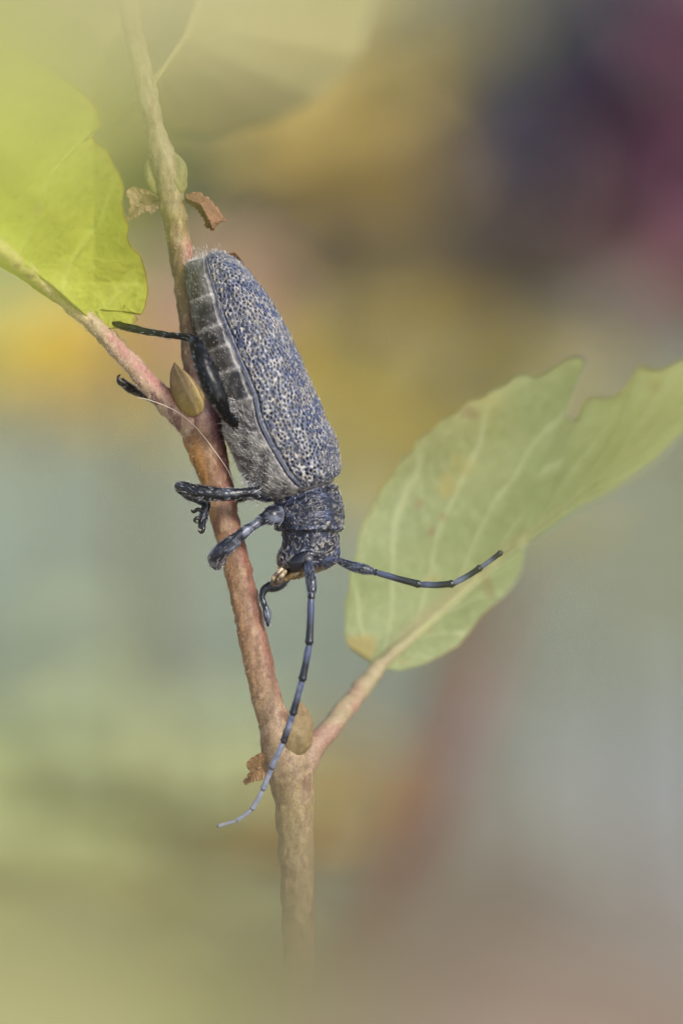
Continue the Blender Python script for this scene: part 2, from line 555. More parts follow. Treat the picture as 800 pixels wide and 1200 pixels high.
def stem_col(t, th, G):
    y = 600 - ((G - FOCUS) @ UP) * 100
    side = np.sin(th)
    n_ = noise(G, 3, 31, 3)
    nf = noise(G * [1, 1, .3], 14, 32, 2)
    keys = [-200, 120, 200, 262, 300, 420, 480, 520, 600, 700, 800, 880, 950, 1100]
    cols = np.array([lin(146, 136, 104), lin(136, 124, 94), lin(132, 120, 88), lin(126, 112, 70), lin(112, 92, 64), lin(100, 80, 66), lin(98, 76, 74), lin(132, 100, 70),
                     lin(122, 92, 74), lin(130, 102, 78), lin(140, 114, 88), lin(138, 118, 90), lin(136, 120, 84), lin(132, 116, 86)])
    c = np.stack([np.interp(y, keys, cols[:, k]) for k in range(3)], -1)
    x = (G - FOCUS) @ RIGHT * 100 + 400
    cx = np.interp(y, SPa[:, 1], SPa[:, 0])
    rr = np.interp(y, SPa[:, 1], SPa[:, 3])
    sd = np.clip((x - cx) / rr, -1, 1)
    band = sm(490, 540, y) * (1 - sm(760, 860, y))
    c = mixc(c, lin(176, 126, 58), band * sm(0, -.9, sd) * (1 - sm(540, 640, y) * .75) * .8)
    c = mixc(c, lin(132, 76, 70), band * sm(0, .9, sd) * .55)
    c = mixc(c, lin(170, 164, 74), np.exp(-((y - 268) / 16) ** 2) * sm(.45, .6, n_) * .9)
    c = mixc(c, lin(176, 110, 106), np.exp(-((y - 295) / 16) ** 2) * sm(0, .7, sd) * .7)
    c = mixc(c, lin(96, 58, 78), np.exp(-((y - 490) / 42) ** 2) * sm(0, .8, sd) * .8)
    c = mixc(c, lin(92, 64, 56), sm(.6, .72, nf) * .6)
    ln = np.abs(noise(np.stack([x / 100, y / 420, th / 3], -1), 30, 35, 2) - .5)
    c = mixc(c, lin(96, 66, 54), sm(.035, .0, ln) * .5)
    c = mixc(c, lin(92, 70, 56), np.exp(-((y - 905 + 8 * sd) / 3.0) ** 2) * .5 + np.exp(-((y - 238) / 2.5) ** 2) * .4)
    c = mixc(c, lin(170, 144, 116), sm(.7, .8, noise(G * [1, 1, .7], 17, 43)) * .35)
    c = mixc(c, lin(170, 150, 116), sm(.6, .8, noise(G, 6, 33, 2)) * .25)
    nl = noise(np.stack([x / 100, y / 700, x * 0], -1), 26, 34, 2)
    return c * (.7 + .3 * nf + .3 * nl)[..., None]


def stem_disp(t, th, G):
    lent = sm(.7, .8, noise(G * [1, 1, .7], 17, 43)) * .012                 # small raised pores
    return (noise(G, 5, 41, 2) - .5) * .04 + (noise(G * [1, 1, .3], 20, 42, 2) - .5) * .03 + lent


org = wpt(np.array([352, 1600, -1.0]))
ROOT = np.array([org[0] + 6, org[1] - 2, 0.0])
ROOT[2] = ground_at(ROOT[0], ROOT[1])
twig = thing('twig', 'slender reddish brown twig carrying the beetle', 'twig', ROOT)
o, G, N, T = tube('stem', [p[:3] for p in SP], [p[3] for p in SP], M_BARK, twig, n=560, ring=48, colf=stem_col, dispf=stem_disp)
world_tube('lower_stem', np.stack([org + [0, 0, .6], org * .5 + ROOT * .5 + [1, 0, 0], ROOT + [0, 0, -.5]]), [.178, .3, .4], (.2, .13, .07), twig, 24, 12)
# short fuzz
p, nn, i, j = pick(G, N, 4500, None)
yy = 600 - ((p - FOCUS) @ UP) * 100
k = yy < 900
hairs('fuzz', p[k], (nn + RNG.normal(0, .45, nn.shape))[k], RNG.uniform(.025, .06, k.sum()), .0038, twig, np.tile(lin(176, 158, 138), (k.sum(), 1)))

# left leaf stalk
LP = [(246, 520, .0, 9), (234, 508, .03, 15), (212, 487, .10, 15), (190, 466, .14, 12.5), (154, 426, .17, 11), (118, 388, .2, 10), (92, 364, .28, 9.5), (55, 333, .55, 9), (0, 291, 1.3, 8.5), (-90, 222, 2.4, 6)]


def stalk_col(t, th, G):
    x = (G - FOCUS) @ RIGHT * 100 + 400
    y = 600 - ((G - FOCUS) @ UP) * 100
    q = (x - 124) * .707 - (y - 393) * .707          # across the stalk, + on the upper right side
    c = mixc(lin(158, 138, 112), lin(166, 156, 100), sm(120, 60, x))
    band = np.exp(-((q - 3) / 8) ** 2) * sm(115, 135, x) * sm(236, 210, x)
    c = mixc(c, lin(156, 84, 92), band * (.28 + .45 * noise(G, 7, 55, 2)))
    c = mixc(c, lin(196, 170, 150), sm(.58, .78, noise(G, 9, 51, 2)) * .4)
    c = mixc(c, lin(92, 52, 64), sm(.7, .8, noise(G, 11, 52)) * .7)
    c = mixc(c, lin(112, 86, 90), sm(215, 245, x) * .8)
    return c * (.85 + .3 * noise(G, 16, 53, 2))[..., None]


leaf_l = thing('leaf', 'bright yellow green nibbled leaf at the upper left on a pink stalk', 'leaf', wpt(np.array([236., 500, 0])))
o, G, N, T = tube('stalk', [q[:3] for q in LP], [q[3] for q in LP], M_BARK, leaf_l, n=200, ring=36, colf=stalk_col, dispf=stem_disp)
p, nn, i, j = pick(G, N, 4200)
xx = (p - FOCUS) @ RIGHT * 100 + 400
k = xx > 60
hairs('fuzz', p[k], (nn + RNG.normal(0, .5, nn.shape))[k], RNG.uniform(.02, .05, k.sum()), .004, leaf_l, np.tile(lin(190, 172, 156), (k.sum(), 1)))


def leaf_l_col(t, w, v, G, XY):
    n_ = noise(G, 1.2, 61, 3)
    c = mixc(lin(158, 166, 58), lin(178, 178, 76), n_)
    c = mixc(c, lin(184, 188, 106), v * .3)
    c = mixc(c, lin(190, 150, 80), sm(.965, 1, np.abs(w)) * .6)
    f = noise(G, 26, 62, 2)
    c = mixc(c, lin(128, 144, 48), sm(.55, .75, f) * .4)
    for (sx, sy, r, cc) in ((45, 246, 7, lin(170, 150, 96)), (160, 375, 6, lin(150, 116, 70)), (70, 300, 3, lin(160, 150, 70))):
        c = mixc(c, cc, sm(r, r * .5, np.hypot(XY[..., 0] - sx, XY[..., 1] - sy)) * .7)
    return c


midl = [(124, 389), (62, 334), (0, 290), (-90, 215), (-170, 120)]
eal = [(124, 385), (142, 384), (156, 379), (162, 374), (154, 366), (149, 359), (157, 362), (166, 369), (171, 358), (174, 340), (171, 318), (165, 300), (153, 288), (149, 276),
       (152, 265), (145, 248), (144, 236), (146, 220), (140, 203), (133, 190), (127, 175), (112, 166), (108, 158), (120, 148), (116, 128), (95, 105), (60, 82), (10, 58), (-60, 44), (-130, 62), (-170, 120)]
ebl = [(120, 391), (96, 376), (50, 345), (0, 312), (-80, 258), (-150, 180), (-170, 120)]
leaf_blade('blade', midl, eal, ebl, lambda x, y, t, w: .24 + .95 * np.clip((110 - x) / 100, 0, 4) + .55 * np.clip((330 - y) / 100, 0, 4) * sm(0, .5, np.abs(w)) - np.where(w > 0, w * .6, 0) + .05 * np.sin(x / 17 + y / 23),
           leaf_l_col, leaf_l, nt=260, nw=60, vein=.018, nv=6.0)


# right leaf
def rstalk_col(t, th, G):
    y = 600 - ((G - FOCUS) @ UP) * 100
    c = mixc(lin(142, 120, 98), lin(142, 130, 100), sm(0, .3, t))
    c = mixc(c, lin(148, 148, 104), sm(.37, .6, t) * .9)
    c = mixc(c, lin(142, 102, 92), np.exp(-((t - .2) / .13) ** 2) * sm(.3, .7, noise(G, 4, 71, 2)) * .7)
    return c * (.9 + .2 * noise(G, 14, 72, 2))[..., None]


leaf_r = thing('leaf', 'long pale green toothed leaf right of the beetle with brown spots', 'leaf', wpt(np.array([345., 900, 0])))
RP = [(346, 912, 0, 12), (356, 893, -.02, 16), (370, 872, -.1, 13.5), (392, 846, -.3, 12), (420, 812, -.8, 10.8), (441, 785, -1.03, 9), (455, 771, -1.14, 7.2), (480, 749, -1.32, 5.2), (520, 715, -1.59, 3.6), (585, 657, -2.02, 2.5), (640, 615, -2.4, 1.5)]
o, G, N, T = tube('stalk', [q[:3] for q in RP], [q[3] for q in RP], M_BARK, leaf_r, n=200, ring=28, colf=rstalk_col, dispf=stem_disp)


def leaf_r_col(t, w, v, G, XY):
    n_ = noise(G, .9, 81, 3)
    c = mixc(lin(130, 142, 96), lin(144, 152, 106), n_)
    c = mixc(c, lin(150, 148, 96), sm(620, 480, XY[..., 1]) * sm(640, 560, XY[..., 0]) * .7)
    c = mixc(c, lin(160, 164, 108), sm(620, 800, XY[..., 0]) * .8)
    c = mixc(c, lin(176, 182, 138), v * .65)
    c = mixc(c, lin(156, 152, 100), sm(.9, 1, np.abs(w)) * .35)
    c = mixc(c, lin(152, 142, 106), sm(.10 * (1.6 - t), .03, np.abs(w)) * (1 - t) * .9)
    x, y = XY[..., 0], XY[..., 1]
    jit = (noise(G, 6, 83, 3) - .5) * 26
    for (sx, sy, rx, ry, cc, k) in ((424, 756, 20, 16, lin(168, 150, 92), .75), (552, 488, 13, 8, lin(132, 116, 80), .7), (526, 572, 16, 17, lin(166, 148, 82), .5), (492, 590, 10, 6, lin(150, 126, 96), .75),
                                   (516, 603, 6, 6, lin(150, 124, 92), .75), (504, 622, 7, 8, lin(140, 116, 90), .7), (572, 684, 7, 17, lin(136, 118, 84), .6), (504, 676, 9, 6, lin(164, 132, 72), .5), (545, 548, 14, 16, lin(162, 148, 86), .4),
                                   (503, 732, 8, 7, lin(150, 132, 90), .5), (560, 470, 28, 14, lin(158, 150, 92), .5), (766, 452, 7, 9, lin(140, 120, 70), .5), (474, 776, 10, 5, lin(150, 132, 80), .5)):
        c = mixc(c, cc, sm(1.15, .55, np.hypot((x - sx + jit) / rx, (y - sy + jit) / ry)) * k)
    return c


midr = [(443, 780), (520, 715), (585, 657), (660, 600), (740, 535), (850, 440)]
ear = [(443, 778), (425, 768), (407, 756), (403, 744), (405, 728), (404, 706), (409, 690), (411, 668), (417, 650), (421, 622), (430, 605), (438, 590), (445, 572), (459, 556), (470, 538), (483, 530), (489, 515), (505, 505), (520, 490), (536, 484), (548, 470), (566, 466),
       (579, 456), (592, 452), (604, 440), (616, 438), (628, 443), (640, 437), (655, 428), (668, 419), (680, 418), (687, 426), (680, 436), (660, 448), (646, 456), (644, 468), (656, 483), (677, 497), (682, 482),
       (690, 469), (702, 466), (716, 469), (728, 462), (738, 452), (746, 438), (753, 429), (762, 436), (776, 436), (800, 424), (825, 420), (850, 438)]
ebr = [(445, 783), (469, 786), (495, 779), (518, 768), (537, 757), (552, 738), (564, 721), (578, 709), (590, 699), (603, 684), (611, 668), (614, 652), (617, 640), (640, 625), (674, 600), (716, 578), (770, 540), (830, 480), (850, 442)]
leaf_blade('blade', midr, ear, ebr, lambda x, y, t, w: -1.1 - 2.6 * t + .18 * np.abs(w) - .06 * np.abs(w) ** 2 + .06 * np.sin(x / 27) * np.abs(w) + .04 * np.sin(y / 19 + x / 40) * np.abs(w), leaf_r_col, leaf_r, nt=420, nw=60, vein=.014,
           ta=[(443, 778, 0), (404, 706, .04), (421, 622, .09), (459, 556, .15), (520, 490, .21), (579, 456, .27), (637, 439 - 2, .32), (687, 426, .375), (677, 497, .455), (690, 469, .51), (746, 438, .68), (800, 424, .87), (850, 438, 1)])

# pale leaf across the top behind the twig
leaf_t = thing('leaf', 'pale olive leaf behind the twig near the top with ragged lower edge', 'leaf', wpt(np.array([172., 110, -.2])))
tube('stalk', [(170, 102, -.1), (175, 96, -.35), (184, 84, -.9), (196, 66, -1.5)], [4, 3.5, 3, 2], M_BARK, leaf_t, n=50, ring=14, colf=lambda t, th, G: np.tile(lin(138, 126, 92), (*t.shape, 1)))
leaf_blade('blade', [(172, 104), (215, 40), (250, -60)], [(170, 106), (148, 128), (120, 150), (100, 140), (92, 110), (110, 60), (150, 0), (210, -50), (250, -60)],
           [(174, 106), (180, 140), (196, 154), (214, 151), (236, 157), (252, 154), (276, 148), (320, 138), (372, 112), (420, 60), (440, -20), (350, -80), (250, -60)],
           lambda x, y, t, w: -.4 - 2.0 * t - 6.5 * np.abs(w), lambda t, w, v, G, XY: mixc(lin(182, 173, 120), lin(188, 177, 122), noise(G, 1.5, 91, 2)), leaf_t, nt=120, nw=30, vein=.005)


# buds and dry scales on the twig ------------------------------------
def wrap(a):
    return (a + np.pi) % (2 * np.pi) - np.pi


def bud(label, P, R, ca, cb, ridge=True, flat=.75):
    def cf(t, th, G):
        k = noise(G * [1, 1, .4], 10, 95, 2)
        c = mixc(ca, cb, sm(.1, .95, t))
        c = mixc(c, np.asarray(ca) * .55, sm(.6, .8, k) * .5)
        c = mixc(c, lin(206, 184, 140), np.exp(-((np.abs(wrap(th - .45)) - .3) / .12) ** 2) * .75 if ridge else t * 0)
        return c
    def df(t, th, G):
        return (.035 * np.exp(-((np.abs(wrap(th - .45)) - .3) / .16) ** 2) * np.sin(np.pi * t) * (1 if ridge else 0)) + .02 * sm(.0, .06, .4 + .12 * np.cos(th * 2 + 1) - t) * sm(0, .1, t) - .02 * np.cos(th * 5) * np.sin(np.pi * t) * .5
    o, *_ = tube('bud', P, R, M_SCALE, twig, n=60, ring=40, colf=cf, dispf=df, flat=flat)
    o['label'] = label
    return o


bud('brown pointed bud in the fork of the left stalk', [(231, 486, .16), (223, 470, .22), (214, 452, .22), (207, 436, .18), (205, 426, .14)], [7, 16, 15, 8, 1.5], lin(164, 144, 88), lin(150, 122, 96))
bud('pale bud above the right leaf stalk', [(342, 884, .12), (347, 866, .14), (352, 848, .12), (352, 833, .1), (349, 822, .08)], [10, 17, 15, 9, 2], lin(148, 130, 92), lin(146, 124, 90), False)
bud('yellow green bud at the upper node', [(202, 232, -.02), (205, 212, .02), (207, 195, .02), (202, 178, .0)], [8, 13, 11, 2], lin(142, 136, 86), lin(136, 130, 90), False)
bud('yellow green bud at the upper node, left side', [(190, 232, -.06), (182, 212, -.06), (178, 195, -.06), (180, 180, -.06)], [6, 11, 9, 2], lin(138, 134, 80), lin(136, 130, 90), False)


def dry_scale(label, mid, ea, eb, dep, col):
    o, *_ = leaf_blade('dry_scale', mid, ea, eb, dep, lambda t, w, v, G, XY: mixc(mixc(col, np.asarray(col) * .6, noise(G, 8, 97, 2)), lin(190, 146, 110), sm(.8, 1, np.abs(w)) * .4), twig, M_SCALE, 50, 14, .018, .03)
    o['label'] = label


dry_scale('brown curled scale right of the upper node', [(218, 232), (236, 240), (250, 268)], [(218, 229), (232, 224), (246, 232), (258, 246), (265, 259), (257, 262), (250, 270)], [(218, 237), (228, 244), (238, 256), (240, 266), (250, 270)],
          lambda x, y, t, w: .1 + .14 * t - .12 * np.abs(w), lin(150, 112, 84))
dry_scale('pale scale left of the upper node', [(186, 236), (168, 240), (150, 254)], [(186, 232), (172, 224), (154, 219), (148, 224), (152, 240), (148, 256)], [(186, 242), (178, 250), (172, 246), (164, 252), (152, 258), (148, 256)],
          lambda x, y, t, w: -.05 - .1 * t + .1 * np.abs(w), lin(180, 152, 124))
dry_scale('tan split scale left of the lower node', [(316, 898), (300, 902), (286, 918)], [(316, 884), (304, 882), (292, 890), (288, 896), (296, 900), (286, 918)], [(318, 912), (306, 914), (294, 916), (286, 918)],
          lambda x, y, t, w: .04 - .06 * t + .08 * np.abs(w), lin(186, 148, 106))

# silk thread
silk, *_ = tube('silk_thread', [(162, 466, .28), (176, 469, .34), (205, 481, .36), (229, 500, .33), (252, 529, .28), (268, 553, .2), (277, 577, .14)], [.42, .36, .36, .34, .34, .34, .3], M_SILK, None, n=70, ring=8,
                colf=lambda t, th, G: np.tile(lin(222, 206, 190), (*t.shape, 1)))
tag(silk, 'thin pale silk thread crossing the twig fork', 'thread')

# ------------------------------------------------------------------ the beetle
BO = wpt(np.array([275., 500, 0.1]))
beetle = thing('beetle', 'grey blue longhorn beetle climbing head down on the twig', 'beetle', BO)
#      L            R          half depth, centre depth
SEC = [(238, 302, 246, 299, .05, .12), (227, 306, 258, 296, .20, .12), (222, 313, 268, 299, .27, .12), (223, 330, 281, 308, .33, .12), (227, 354, 298, 327, .40, .13), (232, 382, 316, 350, .45, .14),
       (244, 411, 332, 378, .49, .15), (253, 445, 347, 409, .52, .16), (262, 480, 361, 442, .545, .17), (263, 509, 373, 467, .56, .17), (274, 535, 383, 494, .57, .17),
       (283, 553, 392, 512, .575, .17), (292, 573, 397, 534, .565, .17), (308, 587, 398, 552, .53, .17), (318, 589, 392, 564, .44, .18), (322, 594, 396, 573, .43, .18), (321.5, 603, 401, 586, .475, .19), (321, 612, 403.5, 602, .485, .2),
       (323, 620, 401.5, 619, .46, .2), (330, 626, 398, 627, .41, .2), (331, 637, 398, 638, .40, .2), (325, 650, 398, 650, .40, .2), (325, 661, 393, 660, .385, .2), (330, 671, 378, 668, .31, .22), (338, 677, 360, 674, .2, .22), (346, 679, 350, 678, .06, .22)]
SECa = np.array(SEC, float)
NS = len(SEC)


def sect(u):
    return catmull(SECa, 0, u)


def body_grid(u, th, scale=1.0):
    """u (n,) section parameter, th (n,m) angles (0 = back of the beetle, 90 deg = the side towards us)"""
    A = sect(u)
    c = (A[:, :2] + A[:, 2:4]) / 2
    h = (A[:, 2:4] - A[:, :2]) / 2
    x = c[:, None, 0] + np.cos(th) * h[:, None, 0] * scale
    y = c[:, None, 1] + np.cos(th) * h[:, None, 1] * scale
    d = A[:, None, 5] + np.sin(th) * A[:, None, 4] * scale
    return wpt(np.stack([x, y, d], -1))


def knn(P, Q, k=2):
    """for rows of P the k nearest distances to rows of Q and the nearest index"""
    from mathutils.kdtree import KDTree
    kd = KDTree(len(Q))
    for a, q in enumerate(Q):
        kd.insert(q, a)
    kd.balance()
    D = np.empty((len(P), k))
    I = np.empty(len(P), int)
    for a, q in enumerate(P):
        r = kd.find_n(q, k)
        I[a] = r[0][1]
        for b in range(k):
            D[a, b] = r[b][2]
    return D, I


def poisson(P, rmin, limit=4000, rad=None):
    """greedy subset of P with spacing rmin (or per-point rad)"""
    cell = {}
    out = []
    rr = rad if rad is not None else np.full(len(P), rmin)
    cs = rr.max()
    for a in range(len(P)):
        q = P[a]
        key = tuple((q // cs).astype(int))
        ok = True
        for dx in (-1, 0, 1):
            for dy in (-1, 0, 1):
                for dz in (-1, 0, 1):
                    for b in cell.get((key[0] + dx, key[1] + dy, key[2] + dz), ()):
                        if ((P[b] - q) ** 2).sum() < rr[a] ** 2:
                            ok = False
                            break
                    if not ok:
                        break
                if not ok:
                    break
            if not ok:
                break
        if ok:
            cell.setdefault(key, []).append(a)
            out.append(a)
            if len(out) >= limit:
                break
    return np.array(out)


# body: abdomen, thorax, pronotum and head in one skin ----------------
nu, nth = 420, 260
u = np.concatenate([np.linspace(0, 13.5, 190, endpoint=False), np.linspace(13.5, NS - 1, 230)])
th = np.repeat(np.linspace(-np.pi, np.pi, nth, endpoint=False)[None], nu, 0)
UU = np.repeat(u[:, None], nth, 1)
G = body_grid(u, th)
N = outward(G, grid_normals(G, True))
under = (np.abs(th - .1) < np.radians(112)) & (UU < 13.6)                # skin that lies beneath the wing cases
MK = np.array([[0.3, 88], [1, 92], [2, 97], [3, 104], [4, 107], [6, 113], [8, 106], [9, 105], [11, 102], [13, 92], [13.8, 78]])
under_w = sm(0, -9, np.degrees(np.abs(th - .1)) - np.interp(UU, MK[:, 0], MK[:, 1])) * sm(14.0, 13.2, UU)
# abdominal rings
rings = np.array([1.5, 4.0, 5.25, 6.05, 6.9, 7.97])
seg = np.zeros_like(UU)
edge = np.zeros_like(UU)
for a, b in zip(rings[:-1], rings[1:]):
    f = (UU - a) / (b - a)
    ins = (f >= 0) & (f < 1)
    seg = np.where(ins, np.sin(np.pi * np.clip(f, 0, 1)) ** .35 * (.75 + .5 * f), seg)
    edge = np.maximum(edge, np.exp(-((UU - b) / .065) ** 2))
edge = np.maximum(edge, np.exp(-((UU - rings[0]) / .1) ** 2))
ven = 1 - under_w
f1, f2, f3 = noise(G, 9, 101, 3), noise(G, 26, 102, 2), noise(G, 50, 103)
disp = -.06 * under_w + ven * (UU < 8.5) * (.055 * seg + .03 * edge) + (f2 - .5) * .02
# wrinkled pronotum and head
wob = (noise(G, 7, 108, 2)[..., None] - .5) * .12
stretch = np.where(UU > 18.6, 1.0, 2.0)[..., None]                       # transverse wrinkles on the pronotum, worm tracks on the head
ax_ = (G @ UP)[..., None] * UP
wm = noise((G - ax_) / np.sqrt(stretch) + ax_ * np.sqrt(stretch) + wob, 21, 109, 2)
net = np.exp(-((wm - .5) / .05) ** 2)                                   # raised winding ridges
pit = sm(.10, .2, np.abs(wm - .5))
fw = sm(13.9, 14.4, UU)
disp = disp + fw * (.007 * net - .006 * pit + (noise(G, 6, 104, 2) - .5) * .014)
disp = disp + .013 * np.exp(-((UU - 18.0) / .14) ** 2) - .028 * np.exp(-((UU - 18.75) / .25) ** 2)      # front rim of the pronotum, then the neck
disp = disp - .03 * np.exp(-((UU - 14.2) / .22) ** 2) + .018 * np.exp(-((UU - 14.75) / .12) ** 2)
G2 = G + N * disp[..., None]
c = mixc(lin(52, 51, 56), lin(126, 123, 122), sm(.3, .7, f1 * .6 + f2 * .4))
c = mixc(c, lin(22, 21, 23), sm(.3, .52, f1 * .5 + f2 * .5) * np.exp(-((np.degrees(np.abs(th)) - 136) / 20) ** 2) * np.minimum(seg, 1) * (UU < 8.2) * (UU > 1.6) * .78)
c = mixc(c, lin(176, 174, 174), edge * ven * (.35 + .5 * sm(.3, .6, f2)) * (UU < 9))
c = mixc(c, lin(28, 28, 32), seg * sm(.55, .4, f1) * .5)
cf_ = mixc(lin(22, 27, 46), lin(56, 65, 94), sm(.3, .75, noise(G, 8, 105, 3)))
cf_ = mixc(cf_, lin(156, 148, 132), net * sm(.35, .65, noise(G, 5, 106, 2)) * (.55 + .3 * sm(18.6, 20, UU)))
cf_ = mixc(cf_, lin(20, 22, 30), pit * .9)
cf_ = mixc(cf_, lin(26, 32, 52), np.exp(-((UU - 19.1) / .5) ** 2) * sm(.65, .45, noise(G, 6, 107)) * .7)
c = mixc(c, cf_, fw)
c = mixc(c, lin(150, 126, 84), sm(22.2, 23.6, UU) * .7)
body_faces = grid_faces(nu, nth, True)
nv = nu * nth
jj = np.arange(nth)
caps = [np.stack([np.full(nth, nv), (jj + 1) % nth, jj], 1), np.stack([np.full(nth, nv + 1), (nu - 1) * nth + jj, (nu - 1) * nth + (jj + 1) % nth], 1)]
cc = c.reshape(-1, 3)
body = build('body', np.concatenate([G2.reshape(-1, 3), G2[:1].mean(1), G2[-1:].mean(1)]), [body_faces] + caps, M_CUTICLE, beetle, np.concatenate([cc, cc[:1], cc[-1:]]))

GREYHAIR = lin(206, 204, 204)
CREAM = lin(224, 212, 186)
tail_dir = -(wpt(np.array([370., 640, .2])) - wpt(np.array([245., 305, .2])))
tail_dir /= np.linalg.norm(tail_dir)


def recumbent(nn, lay, lift, jit):
    d = lay[None] - nn * (nn @ lay)[:, None]
    d /= np.linalg.norm(d, axis=1, keepdims=True) + 1e-9
    return d + nn * lift + RNG.normal(0, jit, nn.shape)


wv = ven * (UU < 13.6) * (.3 + 2.6 * edge + .6 * sm(.4, .7, f1)) * (np.abs(th) > np.radians(88))
p, nn, i, j = pick(G2, N, 6500, wv)
hc = mixc(lin(190, 186, 182), lin(235, 232, 230), RNG.random(len(p))) * (.55 + .45 * edge[i, j])[:, None]
hairs('hair', p, recumbent(nn, tail_dir, .3, .5), RNG.uniform(.018, .042, len(p)), .0042, body, hc)
p, nn, i, j = pick(G2, N, 1500, fw * (.15 + net * 1.5) * (UU < 23.5))
hc = mixc(lin(150, 152, 160), CREAM, RNG.random(len(p)))
hairs('hair', p, recumbent(nn, tail_dir, .25, .35), RNG.uniform(.02, .04, len(p)), .005, body, hc)
p, nn, i, j = pick(G2, N, 3800, ven * (UU > 8.2) * (UU < 12.8) * (np.abs(th) > np.radians(88)) * (.4 + sm(.4, .7, f1)))
hc = mixc(lin(150, 146, 142), lin(222, 218, 212), RNG.random(len(p)))
hairs('hair', p, recumbent(nn, tail_dir - RIGHT * .5, .4, .45), RNG.uniform(.04, .08, len(p)), .0045, body, hc)
# long soft hair: tail tip, between hind leg and body, breast
def tuft(px, py, d, r, n, ln, lay, col=GREYHAIR):
    q = np.stack([RNG.normal(px, r, n), RNG.normal(py, r, n), RNG.normal(d, r / 150, n)], -1)
    return wpt(q), lay + RNG.normal(0, .45, (n, 3)), RNG.uniform(.5, 1.2, n) * ln, np.tile(col, (n, 1))
upl = UP * .8 - RIGHT * .25 + TOWARD * .2
parts_ = [tuft(236, 306, .2, 6, 200, .075, upl), tuft(227, 311, .15, 4, 90, .07, upl), tuft(250, 303, .2, 6, 120, .055, upl), tuft(275, 478, .55, 6, 240, .12, UP * .3 - RIGHT * .2 + TOWARD * .4), tuft(276, 492, .5, 6, 160, .12, UP * .3 - RIGHT * .5 + TOWARD * .4),
          tuft(300, 566, .45, 8, 240, .11, -RIGHT * .6 - UP * .4 + TOWARD * .3), tuft(300, 578, .4, 6, 160, .1, -RIGHT * .6 - UP * .4 + TOWARD * .3), tuft(316, 604, .45, 5, 120, .07, -RIGHT * .4 - UP * .4 + TOWARD * .5),
          tuft(328, 668, .4, 4, 60, .06, -UP * .7 - RIGHT * .3 + TOWARD * .3, lin(190, 160, 110))]
hairs('hair', *[np.concatenate([q[k] for q in parts_]) for k in (0, 1, 2)], .005, body, np.concatenate([q[3] for q in parts_]))


